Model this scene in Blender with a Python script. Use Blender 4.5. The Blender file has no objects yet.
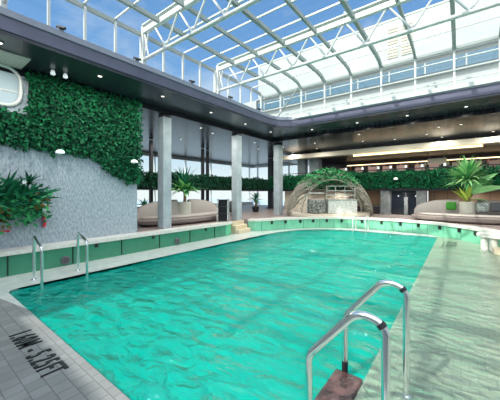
import bpy, math, random
from mathutils import Vector, Matrix
from mathutils.geometry import tessellate_polygon
random.seed(7)
PI=math.pi
S=1.4                      # the place is laid out in units of 1.4 m and scaled once at the end
col=bpy.context.scene.collection
scene=bpy.context.scene

# ------------------------------------------------------------------ materials
def mat(name,color,rough=.5,metal=0,spec=.5,emit=None,estr=0,noise=None,bump=None,coat=0):
    m=bpy.data.materials.new(name); m.use_nodes=True
    nt=m.node_tree; b=nt.nodes['Principled BSDF']
    b.inputs['Base Color'].default_value=(*color,1)
    b.inputs['Roughness'].default_value=rough; b.inputs['Metallic'].default_value=metal
    b.inputs['Specular IOR Level'].default_value=spec
    b.inputs['Coat Weight'].default_value=coat
    if emit: b.inputs['Emission Color'].default_value=(*emit,1); b.inputs['Emission Strength'].default_value=estr
    tc=nt.nodes.new('ShaderNodeTexCoord')
    if noise:                                     # (scale, colour2, detail, stretch)
        sc,c2,det,st=noise
        mp=nt.nodes.new('ShaderNodeMapping'); mp.inputs['Scale'].default_value=st
        nt.links.new(tc.outputs['Object'],mp.inputs[0])
        n=nt.nodes.new('ShaderNodeTexNoise'); n.inputs['Scale'].default_value=sc; n.inputs['Detail'].default_value=det
        nt.links.new(mp.outputs[0],n.inputs['Vector'])
        r=nt.nodes.new('ShaderNodeValToRGB'); r.color_ramp.elements[0].position=.35; r.color_ramp.elements[1].position=.65
        r.color_ramp.elements[0].color=(*color,1); r.color_ramp.elements[1].color=(*c2,1)
        nt.links.new(n.outputs['Fac'],r.inputs[0]); nt.links.new(r.outputs[0],b.inputs['Base Color'])
        if bump:
            bp=nt.nodes.new('ShaderNodeBump'); bp.inputs['Strength'].default_value=bump; bp.inputs['Distance'].default_value=.03
            nt.links.new(n.outputs['Fac'],bp.inputs['Height']); nt.links.new(bp.outputs[0],b.inputs['Normal'])
    return m
def N(nt,t,**k):
    n=nt.nodes.new('ShaderNode'+t)
    for a,v in k.items():
        if a in n.inputs: n.inputs[a].default_value=v
        else: setattr(n,a,v)
    return n
def leafmat(name,c1,c2,rough=.55):
    m=mat(name,c1,rough,0,.22); nt=m.node_tree; b=nt.nodes['Principled BSDF']
    g=N(nt,'NewGeometry'); r=N(nt,'ValToRGB')
    r.color_ramp.elements[0].color=(*c1,1); r.color_ramp.elements[1].color=(*c2,1); r.color_ramp.elements[0].position=.2
    nt.links.new(g.outputs['Random Per Island'],r.inputs[0]); nt.links.new(r.outputs[0],b.inputs['Base Color'])
    return m
def brickmat(name,c1,c2,mortar,scale,rough=.4,w=1,h=1,ms=.02,offset=0,bump=.3,rot=(0,0,0)):
    m=mat(name,c1,rough); nt=m.node_tree; b=nt.nodes['Principled BSDF']
    tc=[n for n in nt.nodes if n.type=='TEX_COORD'][0]
    mp=N(nt,'Mapping'); mp.inputs['Rotation'].default_value=rot; nt.links.new(tc.outputs['Object'],mp.inputs[0])
    br=N(nt,'TexBrick'); br.offset=offset; br.inputs['Scale'].default_value=scale
    br.inputs['Color1'].default_value=(*c1,1); br.inputs['Color2'].default_value=(*c2,1); br.inputs['Mortar'].default_value=(*mortar,1)
    br.inputs['Mortar Size'].default_value=ms; br.inputs['Brick Width'].default_value=w; br.inputs['Row Height'].default_value=h
    nt.links.new(mp.outputs[0],br.inputs['Vector'])
    no=N(nt,'TexNoise',Scale=3.0,Detail=4.0); nt.links.new(tc.outputs['Object'],no.inputs['Vector'])
    mx=N(nt,'Mix'); mx.data_type='RGBA'; mx.blend_type='MULTIPLY'; mx.inputs[0].default_value=.35
    nt.links.new(br.outputs['Color'],mx.inputs[6]); nt.links.new(no.outputs['Fac'],mx.inputs[7]); nt.links.new(mx.outputs[2],b.inputs['Base Color'])
    bp=N(nt,'Bump'); bp.inputs['Strength'].default_value=bump; bp.inputs['Distance'].default_value=.01; bp.invert=True
    nt.links.new(br.outputs['Fac'],bp.inputs['Height']); nt.links.new(bp.outputs[0],b.inputs['Normal'])
    return m

M={}
M['white_steel']=mat('white_painted_steel',(.62,.65,.62),.35)
M['sage_steel']=mat('sage_painted_steel',(.28,.32,.30),.4)
M['fascia']=mat('purple_grey_metal_fascia',(.105,.105,.155),.35,.2,noise=(2,(.13,.13,.19),3,(1,1,1)))
M['ledge_metal']=mat('light_grey_fascia_cap',(.27,.28,.35),.4)
M['soffit']=mat('charcoal_soffit_panel',(.025,.028,.04),.25,noise=(1.5,(.04,.042,.055),2,(1,1,1)))
M['planks']=brickmat('black_glossy_ceiling_planks',(.012,.013,.018),(.022,.024,.032),(.003,.003,.005),1,.24,w=4,h=.16,ms=.012,offset=.5,rot=(0,0,PI/2))
M['planks'].node_tree.nodes['Principled BSDF'].inputs['Specular IOR Level'].default_value=.16
M['cream_slat']=brickmat('cream_slatted_soffit',(.88,.84,.76),(.84,.8,.72),(.35,.3,.25),1,.5,w=3,h=.07,ms=.01,rot=(0,0,PI/2))
M['grey_wall']=mat('grey_combed_plaster',(.27,.32,.37),.6,noise=(14,(.44,.51,.56),6,(1,2.2,.9)),bump=.6)
M['concrete']=mat('pale_concrete',(.30,.36,.39),.55,noise=(4,(.40,.46,.49),5,(1,1,1)),bump=.15)
M['coping']=mat('cream_stone_coping',(.62,.63,.56),.35,noise=(12,(.74,.75,.69),4,(1,1,1)))
M['green_band']=brickmat('green_glazed_tile',(.14,.66,.36),(.17,.72,.40),(.07,.32,.19),1,.15,w=1.1,h=.2,ms=.012,rot=(PI/2,0,PI/2))
M['green_band_x']=brickmat('green_glazed_tile_far',(.22,.66,.42),(.26,.72,.47),(.12,.42,.28),1,.2,w=.5,h=.5,ms=.01,rot=(PI/2,0,0))
M['tile']=brickmat('grey_deck_tile',(.27,.285,.28),(.33,.345,.34),(.19,.2,.2),1,.2,w=.13,h=.13,ms=.004,offset=.5)
M['ledge']=mat('pale_wet_ledge',(.50,.56,.54),.2,noise=(5,(.6,.65,.62),4,(1,1,1)))
M['shelf']=brickmat('pale_green_beige_shelf_tile',(.50,.57,.46),(.56,.62,.50),(.36,.43,.36),1,.35,w=.12,h=.12,ms=.005,offset=.5)
M['basin']=brickmat('turquoise_mosaic',(.004,.46,.40),(.006,.52,.45),(.01,.30,.25),1,.3,w=.25,h=.25,ms=.006)
M['deck_wood']=mat('pinkish_taupe_decking',(.26,.21,.20),.35,noise=(3,(.33,.27,.25),4,(6,.5,1)))
M['chrome']=mat('polished_steel',(.92,.94,.94),.16,1)
M['black']=mat('black_plastic',(.012,.012,.015),.4)
M['dark_metal']=mat('dark_bronze_frame',(.03,.032,.038),.4,.4)
M['black_letters']=mat('black_inlaid_letters',(.012,.013,.016),.3)
M['ivy']=leafmat('ivy_leaves',(.001,.045,.022),(.007,.19,.065))
M['ivy_back']=mat('ivy_backing',(.006,.03,.018),.9)
M['bright_leaf']=leafmat('bright_green_leaves',(.01,.16,.06),(.07,.42,.14))
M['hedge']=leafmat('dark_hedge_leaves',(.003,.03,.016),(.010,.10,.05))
M['palm']=leafmat('palm_leaves',(.08,.34,.11),(.40,.70,.30))
M['lime']=leafmat('yellow_green_leaves',(.30,.42,.05),(.55,.65,.12))
M['fern']=leafmat('deep_green_fronds',(.005,.09,.05),(.03,.26,.11))
M['red_leaf']=leafmat('rust_red_leaves',(.10,.05,.012),(.20,.12,.03))
M['petal']=mat('white_petals',(.8,.85,.85),.5)
M['bark']=mat('brown_bark',(.20,.11,.06),.8,noise=(8,(.30,.18,.10),4,(1,1,3)))
M['red']=mat('red_plastic',(.75,.04,.07),.4)
M['taupe']=mat('taupe_woven_shell',(.17,.14,.13),.75,noise=(40,(.23,.19,.175),2,(1,1,1)),bump=.3)
M['sand']=mat('sand_upholstery',(.33,.30,.275),.8,noise=(30,(.38,.35,.32),2,(1,1,1)))
M['brown']=mat('dark_brown_base',(.07,.045,.035),.6)
M['planter']=mat('sage_white_planter',(.58,.56,.48),.5)
M['cream']=mat('cream_panel',(.66,.60,.48),.5)
M['green_cloth']=mat('green_cushion_cloth',(.035,.22,.02),.85)
M['wicker']=mat('grey_beige_wicker',(.30,.29,.24),.8)
M['ship_white']=mat('white_deckhouse_paint',(.33,.36,.34),.45,noise=(.6,(.37,.40,.38),3,(1,1,1)))
M['ship_glass']=mat('blue_tinted_window_band',(.05,.12,.17),.08,.0,.8)
M['beige_louvre']=mat('beige_louvre',(.55,.52,.42),.5)
M['brown_wood']=brickmat('brown_wood_panelling',(.24,.15,.09),(.30,.19,.11),(.08,.05,.03),1,.4,w=.5,h=.9,ms=.008,rot=(PI/2,0,0))
M['pale_panel']=mat('pale_beige_panel',(.55,.50,.40),.5)
M['door_black']=mat('black_door_glass',(.01,.013,.02),.1)
M['pillar']=mat('grey_stone_pillar',(.13,.15,.155),.6,noise=(7,(.21,.23,.23),5,(1,1,1)),bump=.3)
M['lamp']=mat('downlight_lens',(1,.95,.85),.4,emit=(1,.93,.8),estr=2.2)
M['warm']=mat('warm_led_strip',(1,.8,.5),.4,emit=(1,.72,.40),estr=3.5)
M['lamp_white']=mat('white_lamp_glass',(.9,.95,.95),.4,emit=(.9,1,1),estr=.45)
M['rosy']=mat('dusty_pink_shade',(.62,.42,.38),.7)
M['bar_dark']=mat('dark_bar_panels',(.03,.026,.034),.35)
M['grey_cloth']=mat('charcoal_cloth',(.08,.085,.095),.8)
M['mosaic_tex']=mat('carved_white_panel',(.40,.42,.39),.6,noise=(10,(.72,.74,.70),3,(1,1,3)),bump=.5)
M['scroll']=mat('dark_scroll_wicker',(.05,.055,.05),.7,noise=(12,(.30,.31,.28),2,(1,1,1)),bump=.4)
M['checker']=mat('patterned_cushion_cloth',(.45,.5,.47),.8,noise=(22,(.12,.16,.15),1,(1,1,1)))
M['step_mosaic']=mat('brown_marbled_step',(.018,.010,.009),.25,noise=(13,(.13,.065,.06),6,(1,1,1)),bump=.8)
M['yellow_stone']=mat('honey_stone_steps',(.62,.52,.35),.5,noise=(6,(.72,.62,.45),4,(1,1,1)))
M['wall_light']=mat('off_white_wall',(.62,.65,.66),.6)
M['sea']=mat('sea_surface',(.50,.58,.62),.3)
M['foot']=mat('grey_rubber',(.15,.15,.16),.7)

def glassmat(name,tint,gl=.08):
    m=bpy.data.materials.new(name); m.use_nodes=True; nt=m.node_tree; nt.nodes.clear()
    o=N(nt,'OutputMaterial'); t=N(nt,'BsdfTransparent',Color=(*tint,1)); g=N(nt,'BsdfGlossy',Roughness=.02,Color=(1,1,1,1))
    mx=N(nt,'MixShader',Fac=.02)
    nt.links.new(t.outputs[0],mx.inputs[1]); nt.links.new(g.outputs[0],mx.inputs[2]); nt.links.new(mx.outputs[0],o.inputs[0])
    return m
M['glass']=glassmat('clear_roof_glass',(.95,.98,.97))
M['window_glass']=glassmat('window_glass',(.86,.93,.92))
def watermat(name,tint,body,amount,scale,strength,ior=1.33,dist=.08):
    m=bpy.data.materials.new(name); m.use_nodes=True; nt=m.node_tree; nt.nodes.clear()
    o=N(nt,'OutputMaterial'); t=N(nt,'BsdfTransparent',Color=(*tint,1)); d=N(nt,'BsdfDiffuse',Color=(*body,1))
    g=N(nt,'BsdfGlossy',Roughness=.08,Color=(1,1,1,1)); fr=N(nt,'Fresnel',IOR=ior)
    tc=N(nt,'TexCoord'); mp=N(nt,'Mapping'); mp.inputs['Scale'].default_value=(.75,1.25,1); mp.inputs['Rotation'].default_value=(0,0,.5)
    n1=N(nt,'TexNoise',Scale=scale,Detail=5.0,Distortion=1.2); n2=N(nt,'TexVoronoi',Scale=scale*1.3); n2.feature='SMOOTH_F1'
    ad=N(nt,'Math',operation='ADD')
    bp=N(nt,'Bump',Strength=strength,Distance=dist)
    L=nt.links.new
    L(tc.outputs['Object'],mp.inputs[0]); L(mp.outputs[0],n1.inputs['Vector']); L(mp.outputs[0],n2.inputs['Vector'])
    L(n1.outputs['Fac'],ad.inputs[0]); L(n2.outputs['Distance'],ad.inputs[1]); L(ad.outputs[0],bp.inputs['Height'])
    for q in (g,fr,d): L(bp.outputs[0],q.inputs['Normal'])
    m1=N(nt,'MixShader',Fac=amount); m2=N(nt,'MixShader')
    L(t.outputs[0],m1.inputs[1]); L(d.outputs[0],m1.inputs[2]); L(fr.outputs[0],m2.inputs[0]); L(m1.outputs[0],m2.inputs[1]); L(g.outputs[0],m2.inputs[2]); L(m2.outputs[0],o.inputs[0])
    return m
M['water']=watermat('turquoise_pool_water',(.12,.95,.84),(.0,.56,.44),.5,4.2,.85,1.30,dist=.16)
M['film']=watermat('thin_clear_water',(.93,1,.96),(.55,.65,.55),.08,7.5,1.0)

# ------------------------------------------------------------------ mesh builder
class MB:
    def __init__(s): s.v=[]; s.f=[]; s.smooth=False
    def add(s,vs,fs):
        o=len(s.v); s.v+= [tuple(v) for v in vs]; s.f+=[tuple(i+o for i in f) for f in fs]; return s
    def box(s,x0,y0,z0,x1,y1,z1):
        v=[(x,y,z) for z in (z0,z1) for x,y in ((x0,y0),(x1,y0),(x1,y1),(x0,y1))]
        return s.add(v,[(3,2,1,0),(4,5,6,7),(0,1,5,4),(1,2,6,5),(2,3,7,6),(3,0,4,7)])
    def cbox(s,c,d,bev=0,rot=0,tilt=None):
        hx,hy,hz=[q/2 for q in d]; b=min(bev,hx*.9,hy*.9,hz*.9)
        vs=[];fs=[]
        if b<=0:
            vs=[(x,y,z) for z in (-hz,hz) for x,y in ((-hx,-hy),(hx,-hy),(hx,hy),(-hx,hy))]
            fs=[(3,2,1,0),(4,5,6,7),(0,1,5,4),(1,2,6,5),(2,3,7,6),(3,0,4,7)]
        else:                                       # rounded: stack of rounded-rectangle rings
            n=4; rings=[]
            prof=[(b*(1-math.sin(a)),-hz+b*(1-math.cos(a))) for a in [PI/2*i/3 for i in range(4)]]
            prof+=[(p,-z) for p,z in reversed(prof)]
            for ins,z in prof:
                ring=[]
                for cx,cy,a0 in ((1,1,0),(-1,1,PI/2),(-1,-1,PI),(1,-1,3*PI/2)):
                    for i in range(n):
                        a=a0+PI/2*i/(n-1)
                        r=b
                        ring.append((cx*(hx-b)+ (r-ins)*math.cos(a), cy*(hy-b)+(r-ins)*math.sin(a), z))
                rings.append(ring)
            k=len(rings[0])
            for r in rings: vs+=r
            for j in range(len(rings)-1):
                for i in range(k): fs.append((j*k+i,j*k+(i+1)%k,(j+1)*k+(i+1)%k,(j+1)*k+i))
            fs.append(tuple(reversed(range(k)))); fs.append(tuple(range((len(rings)-1)*k,len(rings)*k)))
        mt=Matrix.Translation(c)@Matrix.Rotation(rot,4,'Z')
        if tilt: mt=mt@Matrix.Rotation(tilt[0],4,'X')@Matrix.Rotation(tilt[1],4,'Y')
        return s.add([mt@Vector(v) for v in vs],fs)
    def tube(s,pts,r,n=10,cap=True):
        pts=[Vector(p) for p in pts]; rs=r if isinstance(r,(list,tuple)) else [r]*len(pts)
        vs=[];up=None
        for i,p in enumerate(pts):
            t=(pts[min(i+1,len(pts)-1)]-pts[max(i-1,0)]).normalized()
            if up is None:
                a=Vector((0,0,1)) if abs(t.z)<.9 else Vector((1,0,0)); u=(a-a.dot(t)*t).normalized()
            else: u=(up-up.dot(t)*t).normalized()
            up=u; w=t.cross(u)
            for k in range(n):
                an=2*PI*k/n; vs.append(p+rs[i]*(math.cos(an)*u+math.sin(an)*w))
        fs=[(i*n+k,i*n+(k+1)%n,(i+1)*n+(k+1)%n,(i+1)*n+k) for i in range(len(pts)-1) for k in range(n)]
        if cap: fs+= [tuple(reversed(range(n))),tuple(range((len(pts)-1)*n,len(pts)*n))]
        return s.add(vs,fs)
    def bar(s,a,b,w,h):                             # rectangular bar a->b
        a=Vector(a);b=Vector(b);t=(b-a).normalized(); up=Vector((0,0,1)) if abs(t.z)<.95 else Vector((0,1,0))
        x=t.cross(up).normalized(); y=x.cross(t)
        vs=[p+sx*w/2*x+sy*h/2*y for p in (a,b) for sx,sy in ((-1,-1),(1,-1),(1,1),(-1,1))]
        return s.add(vs,[(0,1,2,3),(7,6,5,4),(0,4,5,1),(1,5,6,2),(2,6,7,3),(3,7,4,0)])
    def lathe(s,c,prof,n=24,sx=1,sy=1,rot=0):
        vs=[];k=len(prof)
        for i in range(n):
            a=2*PI*i/n
            for r,z in prof:
                x,y=r*math.cos(a)*sx,r*math.sin(a)*sy
                vs.append((c[0]+x*math.cos(rot)-y*math.sin(rot),c[1]+x*math.sin(rot)+y*math.cos(rot),c[2]+z))
        fs=[(i*k+j,((i+1)%n)*k+j,((i+1)%n)*k+j+1,i*k+j+1) for i in range(n) for j in range(k-1)]
        fs.append(tuple(reversed([i*k for i in range(n)]))); fs.append(tuple([i*k+k-1 for i in range(n)]))
        return s.add(vs,fs)
    def slab(s,outer,z0,z1,holes=()):               # polygon slab with holes
        loops=[list(outer)]+[list(h) for h in holes]
        tri=tessellate_polygon([[Vector((x,y,0)) for x,y in l] for l in loops])
        flat=[p for l in loops for p in l]; n=len(flat)
        vs=[(x,y,z1) for x,y in flat]+[(x,y,z0) for x,y in flat]; fs=[]
        for t in tri:
            a,b,c=[Vector((*flat[i],0)) for i in t]
            if (b-a).cross(c-a).z<0: t=(t[0],t[2],t[1])
            fs.append(tuple(t)); fs.append((t[2]+n,t[1]+n,t[0]+n))
        o=0
        for l in loops:
            k=len(l)
            for i in range(k): fs.append((o+i,o+n+i,o+n+(i+1)%k,o+(i+1)%k))
            o+=k
        return s.add(vs,fs)
    def leaf(s,p,d,nrm,l,w,fold=.15):
        d=d.normalized(); x=d.cross(nrm)
        if x.length<1e-4: x=d.orthogonal()
        x=x.normalized(); n=x.cross(d)
        return s.add([p,p+d*l*.45+x*w/2+n*fold*w,p+d*l,p+d*l*.45-x*w/2+n*fold*w],[(0,1,2),(0,2,3)])
    def blade(s,p,d,l,w,droop,n=6,upv=Vector((0,0,1))):   # long curved leaf
        d=d.normalized(); x=d.cross(upv); x=x.normalized() if x.length>1e-3 else Vector((1,0,0))
        vs=[];q=Vector(p);cur=d.copy()
        for i in range(n+1):
            t=i/n; ww=w*math.sin(PI*min(1,.12+t*.88))*.5+.002
            nn=x.cross(cur)
            vs+=[q+x*ww+nn*ww*.35,q,q-x*ww+nn*ww*.35]
            q=q+cur*l/n; cur=(cur-Vector((0,0,1))*droop/n).normalized()
        fs=[]
        for i in range(n):
            for j in (0,1): fs.append((3*i+j,3*i+j+1,3*i+3+j+1,3*i+3+j))
        return s.add(vs,fs)
    def build(s,name,m,parent=None,smooth=False,origin=None):
        me=bpy.data.meshes.new(name); vs=s.v
        if origin is not None: vs=[(x-origin[0],y-origin[1],z-origin[2]) for x,y,z in vs]
        me.from_pydata(vs,[],s.f); me.update(); me.validate()
        me.materials.append(M[m] if isinstance(m,str) else m)
        if smooth or s.smooth:
            me.polygons.foreach_set('use_smooth',[True]*len(me.polygons))
            try: me.set_sharp_from_angle(angle=math.radians(40))
            except Exception: pass
        o=bpy.data.objects.new(name,me); col.objects.link(o)
        if origin is not None: o.location=origin
        if parent: o.parent=parent
        return o
def tag(o,label=None,cat=None,group=None,kind=None):
    if label: o['label']=label
    if cat: o['category']=cat
    if group: o['group']=group
    if kind: o['kind']=kind
    return o
def empty(name,loc,label,cat,group=None,kind=None):
    o=bpy.data.objects.new(name,None); o.location=loc; o.empty_display_size=.1; col.objects.link(o)
    return tag(o,label,cat,group,kind)
def copy_tree(o,parent=None):
    c=o.copy(); col.objects.link(c); c.parent=parent
    for ch in list(o.children): copy_tree(ch,c)
    return c
def offset(pts,d):
    out=[]
    for i,p in enumerate(pts):
        a=Vector(pts[max(i-1,0)]);b=Vector(pts[min(i+1,len(pts)-1)]); t=(b-a).normalized()
        out.append((p[0]-t.y*d,p[1]+t.x*d))
    return out
def smooth_path(pts,n=4):
    P=[Vector(p) for p in pts]; out=[]
    for i in range(len(P)-1):
        a=P[max(i-1,0)];b=P[i];c=P[i+1];d=P[min(i+2,len(P)-1)]
        for k in range(n):
            t=k/n; out.append(tuple(.5*((2*b)+(c-a)*t+(2*a-5*b+4*c-d)*t*t+(3*b-3*c+d-a)*t**3)))
    out.append(tuple(P[-1])); return out
def structure(o,label=None): return tag(o,label,None,None,'structure')

FL=.48            # raised deck height; pool deck is z = 0
# ------------------------------------------------------------------ pool outline
pool=[(-5.7,1.11),(-.65,1.11),(-.65,11.75),(-3.4,11.68),(-4.3,11.45),(-5.0,11.0),(-5.5,10.3),(-5.78,9.4),(-5.85,8.6),(-5.85,1.26),(-5.82,1.16)]
left_path=[(-6.8,-3.2),(-6.8,7.2)]+[(-6.82,7.55),(-6.9,7.78),(-7.08,7.92)]
far_ctrl=[(-6.95,8.9),(-6.62,9.05),(-6.4,9.4),(-6.15,9.95),(-5.75,10.65),(-5.0,11.6),(-3.95,12.3),(-2.9,12.5),(-1.93,12.45),(-1.1,12.25),(-.45,11.88),(.08,11.42),(.45,10.9),(.75,10.3),(.98,9.7),(1.4,9.2),(2.2,8.9),(3.5,8.8)]
far_path=smooth_path(far_ctrl,4)

# pool basin
b=MB(); k=len(pool); zb=-1.15
b.add([(x,y,-.001) for x,y in pool]+[(x,y,zb) for x,y in pool],[(i,(i+1)%k,k+(i+1)%k,k+i) for i in range(k)])
tri=tessellate_polygon([[Vector((x,y,0)) for x,y in pool]])
b.add([(x,y,zb) for x,y in pool],[tuple(t) for t in tri])
structure(b.build('pool_basin','basin'),'turquoise tiled basin of the swimming pool')
# water surface, gently rippled
def inside(x,y,poly):
    c=False;j=len(poly)-1
    for i in range(len(poly)):
        xi,yi=poly[i];xj,yj=poly[j]
        if (yi>y)!=(yj>y) and x<(xj-xi)*(y-yi)/(yj-yi)+xi: c=not c
        j=i
    return c
w=MB(); st=.045; nx=int(5.2/st)+1; ny=int(10.7/st)+1; idx={}
waves=[(random.uniform(0,2*PI),random.uniform(1.5,7),random.uniform(0,2*PI)) for _ in range(26)]
wv2=[(random.uniform(0,2*PI),random.uniform(7,16),random.uniform(0,2*PI)) for _ in range(14)]
def wz(x,y,amp=.004): return sum(amp*1.6/kk*math.sin(kk*(x*math.cos(a)+y*math.sin(a))+ph) for a,kk,ph in wv2)+ -.035+sum(amp*2.2/kk*math.sin(kk*(x*math.cos(a)+y*math.sin(a))+ph) for a,kk,ph in waves)
vs=[];fs=[]
for j in range(ny+1):
    for i in range(nx+1):
        x=-5.85+i*5.2/nx; y=1.11+j*10.64/ny
        idx[i,j]=len(vs); vs.append((x,y,wz(x,y)))
for j in range(ny):
    for i in range(nx):
        cx=-5.85+(i+.5)*5.2/nx; cy=1.11+(j+.5)*10.64/ny
        if inside(cx,cy,pool): fs.append((idx[i,j],idx[i+1,j],idx[i+1,j+1],idx[i,j+1]))
w.add(vs,fs); tag(w.build('pool_water','water',smooth=True),'rippled turquoise water filling the swimming pool','water',None,'stuff')

# deck around the water: near tiles, pale ledge, shallow shelf
hole=pool
tile_near=[(-6.84,-3.2),(3.5,-3.2),(3.5,1.11),(-4.7,1.11),(-5.5,.97),(-6.84,.86)]
structure(MB().slab(tile_near,-.3,0).build('pool_deck','tile'),'grey tiled deck in front of the pool carrying the depth marking')
inner_left=[(-4.7,1.11),(-5.7,1.11),(-5.82,1.16),(-5.85,1.26),(-5.85,8.6),(-5.78,9.4),(-5.5,10.3),(-5.0,11.0),(-4.3,11.45),(-3.4,11.68),(-.65,11.75)]
outer_left=[(-5.5,.97),(-6.84,.86),(-6.84,7.6),(-7.1,7.95),(-7.1,8.85)]+[p for p in offset(far_path,.04) if p[0]<-.65]
structure(MB().slab(outer_left+list(reversed(inner_left)),-.3,0).build('pool_ledge','ledge'),'pale wet ledge along the left and far side of the pool')
shelf_out=[(-.65,1.11),(3.5,1.11),(3.5,8.84)]+list(reversed([p for p in offset(far_path,.04) if -.65<=p[0]<3.4]))+[outer_left[-1],(-.65,11.75)]
structure(MB().slab(shelf_out,-.3,0).build('pool_shelf','shelf'),'pale shallow shelf to the right of the pool')
# thin water film on shelf
fm=MB(); g=.07; f_v=[];f_i={}
nx=int(4.0/g); ny=int(11.1/g)
so=[(-.66,1.1),(3.4,1.2),(3.4,8.7)]+list(reversed([p for p in offset(far_path,-.06) if -.66<=p[0]<3.4]))
for j in range(ny+1):
    for i in range(nx+1):
        x=-.655+i*g;y=1.12+j*g; f_i[i,j]=len(f_v); f_v.append((x,y,.012+wz(x*1.6,y*1.6,.0011)+.035))
ff=[(f_i[i,j],f_i[i+1,j],f_i[i+1,j+1],f_i[i,j+1]) for j in range(ny) for i in range(nx) if inside(-.655+(i+.5)*g,1.12+(j+.5)*g,so)]
fm.add(f_v,ff); tag(fm.build('shallow_water','film',smooth=True),'thin clear sheet of rippling water over the pale shelf right of the pool','water',None,'stuff')

# pool walls (green band) with coping
def ribbon(path,z0,z1,d0,d1):
    a=offset(path,d0); c=offset(path,d1); n=len(path); m=MB()
    vs=[(x,y,z) for z in (z0,z1) for pts in (a,c) for x,y in pts]; fs=[]
    for i in range(n-1):
        A0,A1,C0,C1=i,i+1,n+i,n+i+1
        fs+=[(A0,A1,A1+2*n,A0+2*n),(C1,C0,C0+2*n,C1+2*n),(A0+2*n,A1+2*n,C1+2*n,C0+2*n),(C0,C1,A1,A0)]
    fs+=[(0,2*n,3*n,n),(n-1,2*n-1,4*n-1,3*n-1)]
    return m.add(vs,fs)
pw=structure(ribbon(left_path,0,.40,0,.22).build('pool_wall','green_band'),'low green tiled wall along the left side of the pool')
seam=MB()
for y in [y/10 for y in range(-20,76,11)]: 
    sm=MB(); sm.box(-6.805,y,.02,-6.785,y+.02,.4); sm.build('panel_seam','ivy_back',pw)
structure(ribbon(left_path,.40,FL,-.05,.36).build('pool_coping','coping'),'cream stone coping along the left side of the pool')
pw2=structure(ribbon(far_path,0,.40,0,.22).build('pool_wall','green_band_x'),'low green tiled wall curving around the far end of the pool')
structure(ribbon(far_path,.40,FL,-.05,.36).build('pool_coping','coping'),'cream stone coping curving around the far end of the pool')
# dark overflow slots
acc=0;last=Vector(far_path[0])
for i in range(len(far_path)-1):
    a=Vector(far_path[i]);c=Vector(far_path[i+1]); acc+=(c-a).length
    if acc>.62 and a.x<1.2 and i>9:
        acc=0; t=(c-a).normalized(); sm=MB(); sm.cbox(((a.x+t.y*.01),(a.y-t.x*.01),.32),(.09,.06,.13),0,math.atan2(t.y,t.x)); sm.build('overflow_slot','black',pw2)
for y in (2.9,4.4,6.4):
    MB().cbox((-6.8,y,.34),(.05,.07,.08)).build('overflow_slot','black',pw)

# raised deck
inn=offset(left_path,.15)[:-1]
poly=[(-15,-3.2)]+[(-7.0,-3.2)]+offset(left_path,.2)[1:]+[(-7.3,8.0),(-7.3,8.85)]+offset(far_path,.2)+[(3.7,20),(-15,20)]
structure(MB().slab(poly,-.3,FL-.02).build('floor','deck_wood'),'pinkish taupe raised deck around the pool')
structure(MB().box(-15,-3.2,-.6,6,20,-.31).build('floor','concrete') if False else MB().box(-6.9,-3.3,-1.6,3.6,12.6,-1.3).build('pool_tank','concrete'),'concrete tank under the pool')
# steps through the left gap and at the right
def steps(pts_dir,label,org,ang,width,n=3,rise=.15,run=.16):
    e=empty('pool_steps',(org[0],org[1],0),label,'steps'); e.rotation_euler[2]=ang
    for i in range(n):
        MB().cbox((-(i+.5)*run - (0 if i<n-1 else 0),0,(i+1)*rise/2),(run,width,(i+1)*rise),.012).build('step','yellow_stone',e)
    return e
steps(None,'honey stone steps in the left gap of the pool wall',(-6.72,8.42),.12,.85)
steps(None,'honey stone steps behind the rounded coping end at the right',(.66,9.5),PI,.36)
# rounded wall end with two posts (right)
e=empty('coping_end',(.75,9.9,0),'short cream coping stub on two ribbed posts at the right pool edge','coping')
hk=smooth_path([(.48,9.98),(.62,9.90),(.78,9.84),(.95,9.80)],4)
o=ribbon(hk,.36,.47,-.13,.13).build('coping_top','coping',e); 
for q in (o,): q.location=(-.75,-9.9,0)
for px,py in ((.52,9.96),(.70,9.88)):
    m=MB(); m.lathe((px-.75,py-9.9,0),[(.085,0),(.085,.05),(.075,.06),(.075,.36)],14)
    for k in range(8):
        a=2*PI*k/8; m.cbox((px-.75+.078*math.cos(a),py-9.9+.078*math.sin(a),.2),(.02,.02,.3),0,a)
    m.build('post','coping',e)
m=MB(); m.lathe((.48-.75,9.98-9.9,.361),[(.13,0),(.14,.03),(.14,.08),(.12,.108)],20); m.build('coping_nose','coping',e)

# ------------------------------------------------------------------ grey wall, left
wx=-7.15
wl=structure(MB().box(wx-.35,-3.2,FL-.02,wx,4.13,4.13).build('wall_left','grey_wall'),'grey combed plaster wall left of the pool')
# rounded window
def rrect(y0,z0,y1,z1,r,n=6):
    pts=[]
    for cy,cz,a0 in ((y1-r,z1-r,0),(y0+r,z1-r,PI/2),(y0+r,z0+r,PI),(y1-r,z0+r,3*PI/2)):
        for i in range(n+1):
            a=a0+PI/2*i/n; pts.append((cy+r*math.cos(a),cz+r*math.sin(a)))
    return pts
wi=MB(); rr=rrect(.1,3.32,1.58,4.08,.26)
wi.tube([(wx+.02,y,z) for y,z in rr]+[(wx+.02,*rr[0])],.035,8,False)
win=structure(wi.build('window_1','white_steel',smooth=True),'white framed window with rounded corners in the grey wall')
pm=MB(); pm.add([(wx+.012,y,z) for y,z in rr],[tuple(range(len(rr)))]); pm.build('pane',mat('bright_window_pane',(.45,.55,.60),.05),win)
MB().box(wx+.012,.1,3.6,wx+.02,1.56,3.63).build('glazing_bar','white_steel',win)
structure(MB().box(wx+.01,-3.2,4.10,wx+.7,1.58,4.122).build('trim_1','cream_slat'),'cream slatted soffit panel above the rounded window')

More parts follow.
